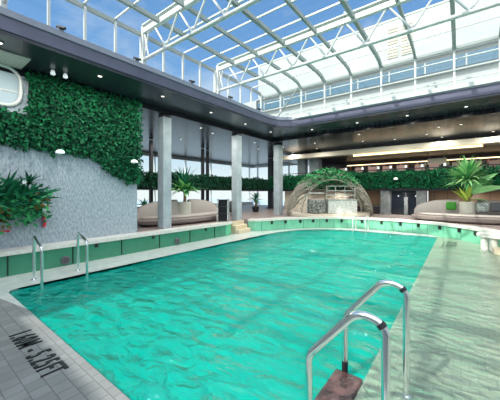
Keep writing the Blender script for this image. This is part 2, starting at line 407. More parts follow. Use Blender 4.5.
# ------------------------------------------------------------------ leaf panels
def leafwall(name,label,cat,inside_fn,y0,y1,z0,z1,n,size,m,back,place,thick=.1,group=None):
    """place(u,v,d)->Vector world; d outwards"""
    e=MB()
    out=(place(0,0,1)-place(0,0,0)).normalized()
    for _ in range(n):
        u=random.uniform(y0,y1);v=random.uniform(z0,z1)
        if not inside_fn(u,v): continue
        p=place(u,v,random.uniform(.0,thick))
        d=Vector((random.gauss(0,1),random.gauss(0,1),random.gauss(-.35,1))); d-=d.dot(out)*out*.5
        s_=random.uniform(.6,1.2)*size
        e.leaf(p,d,(out+Vector((random.gauss(0,.5),random.gauss(0,.5),random.gauss(0,.5)))).normalized(),s_,s_*.65)
    return e
def ivy_low(y):   # lower edge of the ivy
    pts=[(-3,2.62),(1.2,2.52),(2.1,2.47),(2.8,2.45),(3.14,2.25),(3.5,1.98),(3.87,1.85),(4.2,1.83)]
    for (a,b_),(c,d) in zip(pts,pts[1:]):
        if a<=y<=c: return b_+(d-b_)*(y-a)/(c-a)
    return pts[-1][1]
def ivy_in(y,z):
    if y<1.68+.05*math.sin(z*9) and z>3.22+.03*math.sin(y*7): return False
    return z>ivy_low(y)+.035*math.sin(y*11)+.02*math.sin(y*29)
ivy=empty('ivy_panel',(wx,2.0,1.9),'dense green ivy panel covering the upper part of the grey wall','plant')
P=lambda u,v,d: Vector((d+.03,u-2.0,v-1.9))
leafwall('','','',ivy_in,-.8,4.2,1.8,4.1,17000,.085,'ivy','',P,.13).build('foliage','ivy',ivy)
bk=MB(); ys=[-1+i*.1 for i in range(53)]
for a,c in zip(ys,ys[1:]):
    for (s0,s1) in ((0,1),):
        t0=4.1 if a>=1.69 else 3.2; lo0,lo1=ivy_low(a)+.03,ivy_low(min(c,4.15))+.03
        c2=min(c,4.15)
        if c2<=a: continue
        bk.add([(.03,a-2,lo0-1.9),(.03,c2-2,lo1-1.9),(.03,c2-2,t0-1.9),(.03,a-2,t0-1.9)],[(0,1,2,3)])
bk.build('backing','ivy_back',ivy)

def hedge(label,ax,p0,p1,z0,z1,depth,n,size=.13,m='hedge'):
    """trough hedge from p0 to p1 (same y or same x); front faces the pool"""
    c=((p0[0]+p1[0])/2,(p0[1]+p1[1])/2,z0)
    e=empty('balcony_hedge',c,label,'hedge')
    L=(Vector(p1)-Vector(p0)).length; h=z1-z0
    t=(Vector(p1)-Vector(p0)).normalized(); out=Vector((t.y,-t.x,0)); tv=Vector((t.x,t.y,0))
    core=MB(); a=math.atan2(t.y,t.x)
    core.cbox((-out.x*(depth/2+.03),-out.y*(depth/2+.03),h*.44),(L,depth,h*.86),.05,a); core.build('hedge_core','ivy_back',e)
    fo=MB()
    for _ in range(n):
        u=random.uniform(-L/2,L/2)
        if random.random()<.8: p=tv*u+out*random.uniform(-.02,.09)+Vector((0,0,random.uniform(.02,h)))
        else: p=tv*u-out*random.uniform(0,depth*.6)+Vector((0,0,h*.92+random.uniform(-.02,.1+.06*math.sin(u*3))))
        d=Vector((random.gauss(0,1),random.gauss(0,1),random.gauss(0,1)))
        s_=random.uniform(.6,1.2)*size
        fo.leaf(p,d,(out+Vector((random.gauss(0,.5),random.gauss(0,.5),random.gauss(.3,.5)))).normalized(),s_,s_*.6)
    fo.build('foliage',m,e); return e
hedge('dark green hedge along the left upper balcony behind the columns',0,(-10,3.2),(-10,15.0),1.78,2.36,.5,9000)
hedge('bright green hedge running along the far upper balcony above the doors',0,(-9.9,15.0),(3.4,15.0),1.78,2.58,.5,12000,.12,'ivy')

# lamps on the ivy and hedge
def wall_lamp(loc,label,rz=0,sc=1):
    e=empty('wall_lamp',loc,label,'lamp'); e.rotation_euler[2]=rz; e.scale=(sc,)*3
    m=MB(); m.lathe((.07,0,0),[(.085,-.01),(.09,.0),(.075,.04),(.04,.065),(.0,.07)],18); m.build('lamp_shade','lamp_white',e,True)
    MB().cbox((.01,0,0),(.06,.05,.06)).build('bracket','white_steel',e); return e
wall_lamp((wx+.12,2.22,2.46),'white domed wall lamp below the ivy left of the pool')
wall_lamp((wx+.14,3.93,2.40),'white domed wall lamp at the right end of the ivy')
wall_lamp((-2.5,14.86,2.22),'small white lamp fixed to the far hedge above the doors',-PI/2,1.1)

# ------------------------------------------------------------------ soffit ring + ceiling
rng=[(-5.8,-3.2),(-5.8,8.75),(-5.72,9.1),(-5.52,9.38),(-5.25,9.55),(-4.95,9.6),(3.7,9.6)]
outer=[(3.7,11.0),(-7.15,11.0),(-7.15,-3.2)]
structure(MB().slab(rng+outer,4.125,4.3).build('ceiling','soffit'),'charcoal soffit ring around the roof opening')
def fas(z0,z1,d0,d1,name,m,label):
    r=ribbon(rng,z0,z1,d0,d1).build(name,m); return structure(r,label)
fas(4.19,4.42,-.02,.12,'trim_2','fascia','purple grey metal fascia around the roof opening')
fas(4.42,4.53,-.05,.30,'trim_3','ledge_metal','light grey cap on top of the fascia')
structure(MB().slab([(-15.2,-3.2),(-7.12,-3.2),(-7.12,11.02),(3.7,11.02),(3.7,20),(-15.2,20)],3.98,4.2).build('ceiling','planks'),'black glossy plank ceiling over the raised deck')
structure(MB().slab([(-15.2,-3.2),(-6.4,-3.2),(-6.4,9.9),(3.7,9.9),(3.7,20),(-15.2,20)],4.31,4.45).build('roof_deck','ship_white'),'white outer deck above the ceiling')

# fascia cameras
def cam_pod(loc,rz,label):
    e=empty('security_camera',loc,label,'camera'); e.rotation_euler[2]=rz
    MB().cbox((0,0,.03),(.05,.10,.06),.01).build('bracket','ledge_metal',e)
    m=MB(); m.tube([(-.02,-.05,.07),(.10,.04,.03)],.028,12); m.build('camera_body','black',e,True)
where=['nearest the rounded window','above the ivy','above the first column','left of the second roof truss','nearest the rounded corner']
for (y,wd) in zip((1.85,3.32,4.9,6.45,8.0),where): cam_pod((-5.78,y,4.53),0,'small black camera on the left fascia cap, '+wd)

# downlights
dl=empty('downlight',(0,0,0),'small round ceiling downlight glowing in the dark soffit','light','downlights in the dark soffit and ceiling')
m=MB(); m.lathe((0,0,0),[(.055,0),(.055,-.012),(.042,-.014)],16); dr_=m.build('ring','ledge_metal',dl)
m=MB(); m.lathe((0,0,-.004),[(.04,-.012),(.0,-.018)],16); m.build('lens','lamp',dr_)
spots=[(-6.15,1.08,4.12),(-6.2,2.72,4.12),(-6.2,4.3,4.12),(-6.25,6.1,4.12),(-6.3,7.9,4.12),(-6.3,9.6,4.12),
(-4.74,10.24,4.12),(-2.98,10.24,4.12),(-1.4,10.28,4.12),(.12,10.26,4.12),(-7.5,5.2,3.975),(-9.9,7.8,3.975),(-7.6,6.9,3.975),
(-7.55,9.0,3.975),(-7.8,10.5,3.975),(-7.9,7.8,3.975),(-7.4,12.5,3.975),(-8.0,14.6,3.975),(-3.32,11.64,3.975),(-3.62,13.3,3.975),(-1.11,13.3,3.975),
(-.64,12.1,3.975),(1.0,14.3,3.975),(-2.35,13.7,3.975),(-.65,14.4,3.975),(0,12.1,3.975),(-5.6,12.4,3.975),(-6.2,14,3.975),(-8.8,12.2,3.975)]
for i,p in enumerate(spots):
    o=dl if i==0 else copy_tree(dl); o.location=p
for (x,y,l) in ((-6.68,2.0,'white spotlight under the soffit, left one of the pair over the ivy'),(-6.66,2.22,'white spotlight under the soffit, right one of the pair over the ivy')):
    e=empty('spotlight',(x,y,4.125),l,'light'); m=MB(); m.lathe((0,0,-.07),[(.0,-.03),(.04,-.03),(.045,0),(.03,.05),(.015,.07)],14); m.build('lamp_head','lamp_white',e,True)
    m=MB(); m.lathe((0,0,0),[(.03,-.015),(.03,0)],12); m.build('mount','ledge_metal',e)

# ------------------------------------------------------------------ columns
def column(x,y,w_,z1,label,wy=None):
    wy=wy or w_
    e=empty('column',(x,y,FL-.02),label,'column')
    MB().cbox((0,0,(z1-FL)/2),(w_,wy,z1-FL),.015).build('shaft','concrete',e)
    MB().cbox((0,0,(z1-FL)+.02),(w_*.9,wy*.9,.08)).build('head','dark_metal',e)
column(-7.33,5.15,.30,3.93,'pale concrete column between ivy wall and pool, nearest of the row')
column(-7.33,8.62,.30,3.93,'pale concrete column beside the honey stone steps, middle of the row',.30)
column(-7.2,11.65,.32,3.93,'pale concrete column left of the wicker dome',.36)
column(-8.2,16.3,.5,3.95,'far pale column rising behind the dome, left one')
column(-7.3,16.3,.6,3.95,'far pale column rising behind the dome, right one')

# ------------------------------------------------------------------ roof: beams, purlins, trusses, glass
RZ=5.75
def zx(x):  # roof height: falls a little to the left eave
    return RZ-.05*max(0,(-5.8-x))
xb=[-6.62,-5.8,-4.87,-3.93,-2.98,-2.03,-1.09,-.15,.8,1.75,2.7]
bn=0
for i,x in enumerate(xb):
    path=[(x,-3.2,zx(x)),(x,8.9,zx(x)),(x,9.25,zx(x)-.03),(x,9.5,zx(x)-.14)]
    m=MB()
    for a,c in zip(path,path[1:]): m.bar(a,c,.085 if i%2 else .06,.10)
    o=m.build('roof_beam','sage_steel'); tag(o,('slim' if i%2==0 else 'wide')+' sage painted roof beam running lengthwise under the glass','roof beam',('slim' if i%2==0 else 'wide')+' lengthwise roof beams')
tr=[-1.55,1.2,3.95,6.7]
for k in range(-1,14):
    y=3.95+(k-7+0)*.6875+ .0; y=-3.0+.0; 
yy=[-2.93+.6875*k for k in range(18)]
for y in yy:
    if min(abs(y-t) for t in tr)<.2 or y>9.3: continue
    m=MB(); m.bar((-6.6,y,RZ+.03),(3.7,y,RZ+.03),.035,.04)
    tag(m.build('roof_purlin','white_steel'),'thin white glazing bar crossing the roof glass between two trusses','glazing bar','thin cross bars of the glass roof')
tl=['white lattice roof truss behind the camera','white lattice roof truss overhead, nearest in view','white lattice roof truss crossing the upper left of the picture','white lattice roof truss in front of the far glass wall']
tl[1]='white lattice roof truss overhead just in front of the viewer'; 
for t,l in zip(tr,tl):
    if t<-1: pass
    e=empty('roof_truss',(-6.5,t,5.03),l,'truss')
    m=MB(); m.bar((0,0,.72),(10.2,0,.72),.10,.12); m.bar((0,0,.86),(10.2,0,.86),.14,.03); tc_=m.build('top_chord','white_steel',e)
    m=MB(); m.tube([(0,0,0),(10.2,0,0)],.045,10); m.build('bottom_chord','white_steel',e,True)
    m=MB(); m.bar((-.03,0,-.5),(-.03,0,.85),.09,.09); m.build('end_post','white_steel',e)
    n=0
    xs=[.3+ .475*i for i in range(21)]
    for i,(a,c) in enumerate(zip(xs,xs[1:])):
        z0,z1=(.70,.02) if i%2==0 else (.02,.70)
        m=MB(); m.tube([(a+.16-(.0),0,z0),(c+.16,0,z1)],.024,8); m.build('diagonal','white_steel',e,True)
    for s in (-1,1):
        m=MB(); m.tube([(.0+.2*(s<0),0,.02),(.22-.2*(s<0),0,.70)],.02,8); m.build('end_brace','white_steel',e,True)
    for i in range(0,21,2):
        m=MB(); m.cbox((xs[i]+.16,0,.90),(.05,.05,.12)); m.build('clamp','sage_steel',tc_)
# roof glass
def glasspane(name,vs,label,parent=None):
    m=MB(); m.add(vs,[(0,1,2,3)]); return m
rg=MB(); rg.add([(-6.62,-3.2,5.87),(3.7,-3.2,5.87),(3.7,9.0,5.87),(-6.62,9.0,5.87),(3.7,9.55,5.74),(-6.62,9.55,5.74)],[(0,1,2,3),(3,2,4,5)])
structure(rg.build('window_2','glass'),'clear glass roof over the pool hall')
# clerestory left
w3=structure(MB().box(-6.66,-3.2,4.46,-6.56,9.6,4.6).build('window_3','white_steel'),'white sill of the glass wall above the left fascia')
for k,y in enumerate([1.23+.675*k for k in range(-5,13)]):
    fat=min(abs(y-t) for t in tr)<.2
    m=MB(); m.bar((-6.6,y,4.5),(-6.6,y,5.7),.05 if not fat else .09,.05); m.build('mullion','white_steel',w3)
g3=MB(); g3.add([(-6.63,-3.2,4.6),(-6.63,9.5,4.6),(-6.63,9.5,5.72),(-6.63,-3.2,5.72)],[(0,1,2,3)]); g3.build('pane','glass',w3)
# clerestory far
w4=structure(MB().box(-6.6,9.50,4.46,3.7,9.64,4.58).build('window_4','white_steel'),'white sill of the glass wall above the far fascia')
for x in xb[1:]:
    m=MB(); m.bar((x,9.56,4.5),(x,9.56,5.62),.05,.05); m.build('mullion','white_steel',w4)
MB().box(-6.6,9.53,5.58,3.7,9.61,5.66).build('head_rail','sage_steel',w4)
MB().box(-6.6,9.54,4.70,3.7,9.59,4.73).build('lower_rail','white_steel',w4)
MB().box(-6.6,9.54,5.30,3.7,9.58,5.325).build('upper_rail','white_steel',w4)
g4=MB(); g4.add([(-6.6,9.6,4.55),(3.7,9.6,4.55),(3.7,9.6,5.65),(-6.6,9.6,5.65)],[(0,1,2,3)]); g4.build('pane','glass',w4)
m=MB(); m.tube([(-5.85,9.3,4.5),(-4.95,9.45,5.6)],.03,8); tag(m.build('corner_brace','sage_steel',smooth=True),'grey diagonal brace in the far left corner of the glass hall','brace')
# handrail behind the left glass
m=MB()
for z in (4.75,4.9): m.tube([(-7.4,6.9,z),(-7.4,9.9,z)],.015,6)
for y in (7.0,7.7,8.4,9.1,9.8): m.tube([(-7.4,y,4.45),(-7.4,y,4.92)],.015,6)
tag(m.build('deck_railing','white_steel'),'white railing on the outer deck behind the left glass wall','railing')

# ------------------------------------------------------------------ ship superstructure beyond
dh=empty('deckhouse',(-2,18,4.45),'white upper deckhouse with a blue window band beyond the glass','building')
m=MB(); m.cbox((1.4,1.5,3.15),(22,7,6.3),.05); d=m.build('house_wall','ship_white',dh)
# main volume: x from -11.1 to ... in parent space
d.location=(0,0,0)
MB().cbox((1.4,-2.02,3.22),(22,.06,.55)).build('window_band','ship_glass',dh)
for i in range(14):
    MB().cbox((-9+i*1.6,-2.06,3.22),(.06,.05,.55)).build('window_post','ship_white',dh)
MB().cbox((1.4,-2.12,2.80),(22,.2,.06)).build('rain_ledge','ship_white',dh)
MB().cbox((1.4,-2.12,3.70),(22,.2,.06)).build('rain_ledge','ship_white',dh)
MB().cbox((1.4,-2.12,1.6),(22,.2,.06)).build('rain_ledge','ship_white',dh)
for x in (-.85,-.2):
    m=MB(); m.cbox((x,-2.02,5.0),(.5,.05,1.6))
    for q in range(10): m.cbox((x,-2.06,4.3+q*.155),(.46,.05,.05),0,0,(.5,0))
    m.build('louvre','beige_louvre' ,dh)
for x in (-3.2,1.0): 
    m=MB(); m.tube([(x,-2.1,2.4),(x,-2.35,2.3)],.05,8); m.build('flood_light','ledge_metal',dh)
dh2=empty('deckhouse',(-13.85,17,4.45),'lower white deck block left of the main deckhouse','building')
MB().cbox((0,1,1.9),(4.2,4,3.8),.05).build('house_wall','ship_white',dh2)
MB().cbox((0,-1.03,2.3),(3.4,.05,.5)).build('window_band','ship_glass',dh2)

# ------------------------------------------------------------------ outer hull window wall (left) and far end
hx=-15
w5=structure(MB().box(hx-.1,-3.2,3.78,hx,20,3.98).build('window_5','wall_light'),'white head band of the sea windows on the left')
structure(MB().box(hx-.1,-3.2,FL-.02,hx,20,FL+.25).build('wall_sea','wall_light'),'low white wall under the sea windows')
MB().box(hx-.08,-3.2,1.72,hx+.05,20,1.9).build('transom','wall_light',w5)
y=0.2
while y<20:
    MB().box(hx-.1,y,FL+.2,hx+.04,y+.06,3.8).build('mullion','wall_light',w5); y+=2.4
MB().add([(hx-.05,-3.2,.7),(hx-.05,20,.7),(hx-.05,20,3.8),(hx-.05,-3.2,3.8)],[(0,1,2,3)]).build('pane','window_glass',w5)
w6=structure(MB().box(-15,19.9,3.78,-9.2,20,3.98).build('window_6','wall_light'),'white head band of the windows at the far left end')
MB().add([(-15,19.95,.5),(-9.2,19.95,.5),(-9.2,19.95,3.8),(-15,19.95,3.8)],[(0,1,2,3)]).build('pane','window_glass',w6)
for x in (-14.5,-12.9,-11.3,-9.7): MB().box(x,19.85,FL-.02,x+.07,20,3.8).build('mullion','wall_light',w6)
# dark slender posts before the windows
for (x,y_,l) in ((-11.2,7.15,'slim dark steel post behind the nearest concrete column'),(-11.2,10.3,'slim dark steel post left of the middle concrete column'),(-11.4,10.85,'slim dark steel post just right of its twin by the sea windows'),(-10.6,16.2,'thick dark post between the middle and far concrete columns')):
    w_=.14 if 'thick' not in l else .34
    e=MB(); e.cbox((0,0,1.75),(w_,w_,3.5),.01); e.cbox((0,0,.02),(w_*1.6,w_*1.6,.04)); o=e.build('steel_post','dark_metal'); o.location=(x,y_,FL-.02); tag(o,l,'post')
# left balcony slab
structure(MB().slab([(-13.2,3.2),(-10.1,3.2),(-10.1,15.0),(-13.2,15.0)],1.70,1.78).build('balcony_floor','dark_metal'),'dark slab of the left upper balcony')
structure(MB().box(-13.2,15.08,1.66,3.7,20,1.78).build('balcony_floor','dark_metal'),'dark slab of the far upper balcony')
# far lower wall with pillars and door
wf=structure(MB().box(-9.2,15.7,FL-.02,-3.3,15.9,1.66).build('wall_back','pale_panel'),'pale beige lower wall behind the dome')
structure(MB().box(-1.25,15.7,FL-.02,3.7,15.9,1.66).build('wall_back_right','brown_wood'),'brown wood panelled wall behind the round sofa')
structure(MB().box(-4.6,15.66,.9,-3.25,15.72,1.66).build('trim_4','brown_wood'),'brown wood panel left of the black doors')
MB().box(-4.5,15.3,FL-.02,-3.35,15.6,.85).build('x','bar_dark').name='low_bench'
tag(bpy.data.objects['low_bench'],'low dark bench against the wall left of the black doors','bench')
for (x0,x1,l) in ((-3.25,-2.85,'grey stone pillar at the left of the black doors'),(-1.68,-1.28,'grey stone pillar at the right of the black doors')):
    m=MB(); m.cbox((0,0,.62),(x1-x0,.5,1.22),.02); m.cbox((0,0,.04),(x1-x0+.06,.56,.08),.01); o=m.build('stone_pillar','pillar'); o.location=((x0+x1)/2,15.35,FL-.02); tag(o,l,'pillar')
dr=structure(MB().box(-2.85,15.6,FL-.02,-1.68,15.7,1.66).build('door_1','dark_metal'),'black double doors between the grey stone pillars')
for x in (-2.82,-2.15): 
    dl_=MB().box(x,15.56,FL,x+.6 if x<-2.5 else -1.72,15.6,1.62).build('door_leaf','door_black',dr)
m=MB(); m.tube([(-2.2,15.53,.9),(-2.2,15.53,1.25)],.015,6); m.build('handle','chrome',dl_)
m=MB(); m.box(-2.24,15.45,FL,-2.08,15.53,1.35); m.build('door_pilaster','pillar',dr)
for x in (-2.5,-1.75):
    m=MB(); m.lathe((x,15.5,1.4),[(0,-.03),(.03,-.02),(.03,.02),(0,.03)],10); m.build('sconce','lamp_white',dr)
# far upper level: canopy with warm strip, dark bar front, glass rail
structure(MB().box(-9.5,14.75,3.60,3.7,15.4,3.84).build('trim_5','cream'),'cream canopy edge of the far upper bar')
structure(MB().box(-9.5,15.4,3.66,3.7,20,3.8).build('ceiling','bar_dark'),'dark ceiling of the far upper bar')
cs=structure(MB().box(-4.6,15.0,3.50,.75,15.5,3.60).build('trim_6','cream'),'lit slatted strip under the bar canopy')
for i in range(54):
    if i<54: MB().box(-4.55+i*.098,14.96,3.50,-4.50+i*.098,15.0,3.585).build('light_slat','warm',cs)
structure(MB().box(-9.2,19.5,1.78,3.7,19.7,3.66).build('wall_bar','bar_dark'),'dark rear wall of the upper bar')
bc=empty('back_bar',(-1.5,19.2,1.78),'dark shelving of the upper bar above the far hedge','shelving')
for z in (.55,.95,1.3): MB().cbox((0,0,z),(9.4,.4,.05)).build('shelf','dark_metal',bc)
for x in (-4.6,-2.3,0,2.3,4.6): MB().cbox((x,0,.85),(.08,.4,1.7)).build('upright','bar_dark',bc)
MB().cbox((0,-.22,1.62),(9.4,.03,.04)).build('led_strip','warm',bc)
# bottles
bt=MB(); bt.lathe((0,0,0),[(.045,0),(.05,.02),(.05,.15),(.02,.2),(.018,.27),(0,.27)],8)
bcols=[mat('amber_glass',(.45,.2,.05),.2),mat('pale_glass',(.55,.6,.55),.15),mat('rose_glass',(.5,.25,.28),.2)]
bl=['amber bottle on the dark shelves of the upper bar','pale bottle on the dark shelves of the upper bar','rose bottle on the dark shelves of the upper bar']
protos=[]
for i in range(3):
    o=bt.build('bottle',bcols[i],smooth=True); tag(o,bl[i],'bottle',['amber bottles behind the upper bar','pale bottles behind the upper bar','rose bottles behind the upper bar'][i]); protos.append(o)
first=[True]*3
for z in (.575,.975,1.325):
    x=-6.0
    while x<3.1:
        i=random.randrange(3); o=protos[i] if first[i] else protos[i].copy()
        if not first[i]: col.objects.link(o)
        first[i]=False; o.location=(x,19.15,1.78+z); x+=random.uniform(.28,.5)
# bar counter
ct=empty('bar_counter',(-1.6,17.6,1.78),'long dark bar counter on the far upper balcony','counter')
MB().cbox((0,0,.45),(8.6,.5,.9),.02).build('front','bar_dark',ct); MB().cbox((0,0,.92),(8.8,.64,.05),.01).build('worktop','cream',ct)
# screens / pale panels hanging
for (x,l) in ((-.95,'pale menu board hanging over the upper bar, centre'),(2.6,'pale menu board hanging over the upper bar, far right')):
    m=MB(); m.cbox((0,0,0),(.8,.05,.3),.01)
    for s in (-.3,.3): m.tube([(s,0,.15),(s,0,.535)],.01,6)
    o=m.build('menu_board','cream'); o.location=(x,16.5,3.13); tag(o,l,'board')
# stools + shaded lamps along the hedge
structure(MB().box(-9.2,15.62,1.785,3.6,17.2,2.0).build('balcony_floor','dark_metal'),'dark raised platform on the far upper balcony')
st_=empty('bar_chair',(0,0,1.78),'dusty pink upholstered chair on the far balcony behind the hedge','chair','pink chairs behind the far hedge')
m=MB(); m.cbox((0,0,.42),(.42,.42,.1),.04); m.build('seat','rosy',st_,True)
m=MB(); m.cbox((0,-.2,.75),(.44,.07,.5),.05); m.build('backrest','rosy',st_,True)
for sx in (-.17,.17):
    for sy in (-.17,.17): MB().tube([(sx*1.1,sy*1.1,0),(sx,sy,.38)],.015,6).build('leg','dark_metal',st_)
xsx=[-5.4+.74*i for i in range(12)]
for i,x in enumerate(xsx):
    o=st_ if i==0 else copy_tree(st_); o.location=(x+random.uniform(-.04,.04),16.25+random.uniform(0,.3),2.0); o.rotation_euler[2]=random.uniform(-.6,.6)
tb=empty('table_lamp',(0,0,0),'small white shaded lamp glowing behind the far hedge','lamp','white lamps behind the far hedge')
m=MB(); m.lathe((0,0,0),[(.08,0),(.08,.02),(.015,.03),(.015,.85)],10); m.build('stand','dark_metal',tb)
m=MB(); m.lathe((0,0,.83),[(.07,0),(.045,.13),(0,.13)],12); m.build('lamp_shade','lamp_white',tb)
for i,x in enumerate((-5.2,-4.3,-3.5,-2.9,-2.2,-1.5,-.6)):
    o=tb if i==0 else copy_tree(tb); o.location=(x,15.75,2.0)
# balcony rail
br=empty('balcony_railing',(-3,15.55,1.78),'glass and steel railing behind the far hedge','railing')
MB().bar((-6.2,0,.98),(6.6,0,.98),.05,.04).build('handrail','dark_metal',br)
for i in range(9): MB().bar((-6.1+i*1.55,0,0),(-6.1+i*1.55,0,.96),.03,.03).build('baluster','dark_metal',br)
# dark bulkhead parts beyond
structure(MB().box(3.6,-3.2,-.3,3.75,20,4.3).build('wall_right','wall_light'),'off white wall on the right out of view')
structure(MB().box(-15,-3.35,-.3,3.75,-3.2,4.3).build('wall_front','wall_light'),'off white wall behind the viewer')
structure(MB().box(-400,-400,-12.2,400,400,-12).build('sea','sea'),'grey blue sea around the ship')

# ------------------------------------------------------------------ island sofas
def island(name,loc,rz,L,label):
    e=empty(name,loc,label,'sofa'); e.rotation_euler[2]=rz
    m=MB(); m.lathe((0,0,0),[(.86,0),(.86,.03),(.0,.03)],40,L/2,.8); m.build('plinth','brown',e)
    m=MB(); m.lathe((0,0,.035),[(.9,0),(.99,.06),(1,.16),(.97,.19),(.9,.21)],44,L/2,.85); m.build('base','taupe',e,True)
    m=MB(); m.lathe((0,-.02,.24),[(.84,0),(.88,.03),(.86,.06),(.8,.075)],44,L/2,.85); m.build('seat_cushion','sand',e,True)
    for s in (-1,1):                               # quarter-dome backrests
        sh=MB(); n=14;vs=[];fs=[]; a0=.27; a1=L/2*.95
        for i in range(n+1):
            t=i/n; x=a0+(a1-a0)*t; h=.34+.44*math.sqrt(max(0,1-t**2.3)); yb=.12-.10*math.cos(t*PI/2)
            th=.10*(1-.5*t)
            pr=[(-th,0),(-th*1.15,h*.5),(-th*.9,h*.9),(-th*.4,h),(th*.4,h),(th*.9,h*.9),(th*1.15,h*.5),(th,0)]
            for (py,pz) in pr: vs.append((s*x,yb+py-.25*pz*0+ (.12*pz),.05+pz))
        k=8
        for i in range(n):
            for j in range(k-1):
                q=(i*k+j,i*k+j+1,(i+1)*k+j+1,(i+1)*k+j); fs.append(q if s<0 else q[::-1])
        c0=tuple(range(k)); c1=tuple(range(n*k,n*k+k)); fs+=[c0 if s>0 else c0[::-1], c1[::-1] if s>0 else c1]
        sh.add(vs,fs); bk_=sh.build('backrest','sand',e,True)
        rim=MB(); rim.tube([(s*(a0+(a1-a0)*i/n),.12-.10*math.cos(i/n*PI/2)+.12*(.34+.44*math.sqrt(max(0,1-(i/n)**2.3))),.055+.34+.44*math.sqrt(max(0,1-(i/n)**2.3))) for i in range(n+1)],.022,8); rim.build('rim','taupe',bk_,True)
    m=MB(); m.lathe((0,0,.03),[(.20,0),(.23,.1),(.23,.72),(.20,.74),(.17,.70),(0,.66)],20,1.15,1); m.build('planter','planter',e,True)
    return e
island('round_sofa',(-8.35,6.75,FL-.02),PI/2,4.1,'large taupe oval sofa with arched backs behind the first column')
island('round_sofa',(.2,13.2,FL-.02),0,3.7,'large sand coloured oval sofa with arched backs at the far right')
def cushion(loc,rot,label,m,sz=(.34,.12,.32)):
    q=MB(); n=10;vs=[];fs=[]
    for sgn in (1,-1):
        for i in range(n+1):
            for j in range(n+1):
                u=i/n*2-1;v=j/n*2-1; t=(1-u**4)*(1-v**4); c=1-.10*(abs(u)*abs(v))
                vs.append((u*sz[0]/2*(1-.07*(1-abs(v)**2)*0)*c,sgn*sz[1]/2*t**.5,v*sz[2]/2*c))
    K=(n+1)*(n+1)
    for b_ in (0,K):
        for i in range(n):
            for j in range(n):
                f=(b_+i*(n+1)+j,b_+(i+1)*(n+1)+j,b_+(i+1)*(n+1)+j+1,b_+i*(n+1)+j+1); fs.append(f if b_==0 else f[::-1])
    q.add(vs,fs); o=q.build('cushion',m,smooth=True); o.location=loc; o.rotation_euler=rot; return tag(o,label,'cushion')
cushion((-.30,13.05,1.07),(-.25,0,.1),'green cushion leaning on the far right sofa','green_cloth',(.34,.13,.32))
cushion((.62,12.95,1.05),(-.25,0,-.15),'small patterned grey cushion on the far right sofa','checker',(.36,.13,.34))
cushion((1.02,13.02,1.06),(-.25,0,.1),'charcoal cushion beside the patterned one on the far right sofa','grey_cloth',(.4,.14,.36))
#cushion((-8.2,7.35,1.03),(-.2,0,PI/2),'pale cushion on the taupe oval sofa','sand',(.4,.14,.36))
#cushion((-8.1,5.9,1.03),(-.2,0,PI/2),'charcoal cushion on the taupe oval sofa','grey_cloth',(.4,.14,.36))

# ------------------------------------------------------------------ palms / plants
def spiky_palm(loc,label,h=1.3,n=60,blen=.75,mt='palm',seed=1,bw=.06):
    random.seed(seed)
    e=empty('potted_palm',loc,label,'plant')
    m=MB(); m.tube([(0,0,0),(.03,.0,h*.35),(-.03,.02,h*.7),(0,0,h)],[.07,.055,.05,.06],10); m.build('trunk','bark',e,True)
    f=MB()
    for i in range(n):
        a=random.uniform(0,2*PI); el=random.uniform(-.25,1.4)
        d=Vector((math.cos(a)*math.cos(el),math.sin(a)*math.cos(el),math.sin(el)))
        f.blade(Vector((0,0,h-.05+random.uniform(-.12,.08))),d,blen*random.uniform(.7,1.1),bw,random.uniform(.2,.9))
    f.build('crown',mt,e); return e
pl=spiky_palm((.2,13.2,1.13),'tall bright green palm with a spiky crown on the far right sofa planter',1.02,190,.84,'palm',3,.085)
f=MB()
for a,el,l,w_ in ((.2,.7,.8,.16),(3.0,.6,.75,.16),(.3,.9,.85,.2),(2.6,.8,.8,.18),(-.6,1.1,.7,.17),(1.8,1.0,.7,.18),(3.5,.7,.7,.16),(-1.2,1.1,.8,.18),(-2.2,.9,.75,.17)):
    d=Vector((math.cos(a)*math.cos(el),math.sin(a)*math.cos(el),math.sin(el))); f.blade(Vector((0,0,.05)),(d+Vector((-.15,0,.5))).normalized(),l*.95,w_,.25)
f.build('lower_leaves','lime',pl)
f=MB(); f.blade(Vector((0,0,.5)),Vector((.7,-.1,.75)),1.1,.26,.5,8,Vector((0,-1,.2))); f.blade(Vector((0,0,.4)),Vector((1,-.1,.45)),1.15,.24,.5,8,Vector((0,-1,.2))); f.blade(Vector((0,0,.1)),Vector((.9,-.3,.4)),.65,.22,.8,8); f.build('broad_leaves','palm',pl)
pl=spiky_palm((-8.35,6.75,1.13),'green palm with pale broad leaves in the taupe sofa planter',.75,50,.85,'fern',5)
f=MB()
for i in range(26):
    a=random.uniform(-2.8,1.2);el=random.uniform(.1,.9); d=Vector((math.cos(a)*math.cos(el),math.sin(a)*math.cos(el),math.sin(el)))
    f.blade(Vector((0,.0,.45)),d,random.uniform(.5,.95),.2,.7)
f.build('broad_leaves','palm',pl)
# plants behind windows side
pk=spiky_palm((-10.2,6.2,FL+.3),'small dark potted palm at the left end of the taupe sofa',.25,36,.45,'fern',6)
m=MB(); m.lathe((0,0,-.32),[(.14,0),(.19,.3),(.16,.31),(0,.28)],16); m.build('pot','black',pk,True)
pk=spiky_palm((-9.3,12.6,FL+.3),'dark potted palm between the middle and far columns',.4,40,.6,'fern',8)
m=MB(); m.lathe((0,0,-.32),[(.16,0),(.22,.3),(.18,.31),(0,.28)],16); m.build('pot','black',pk,True)

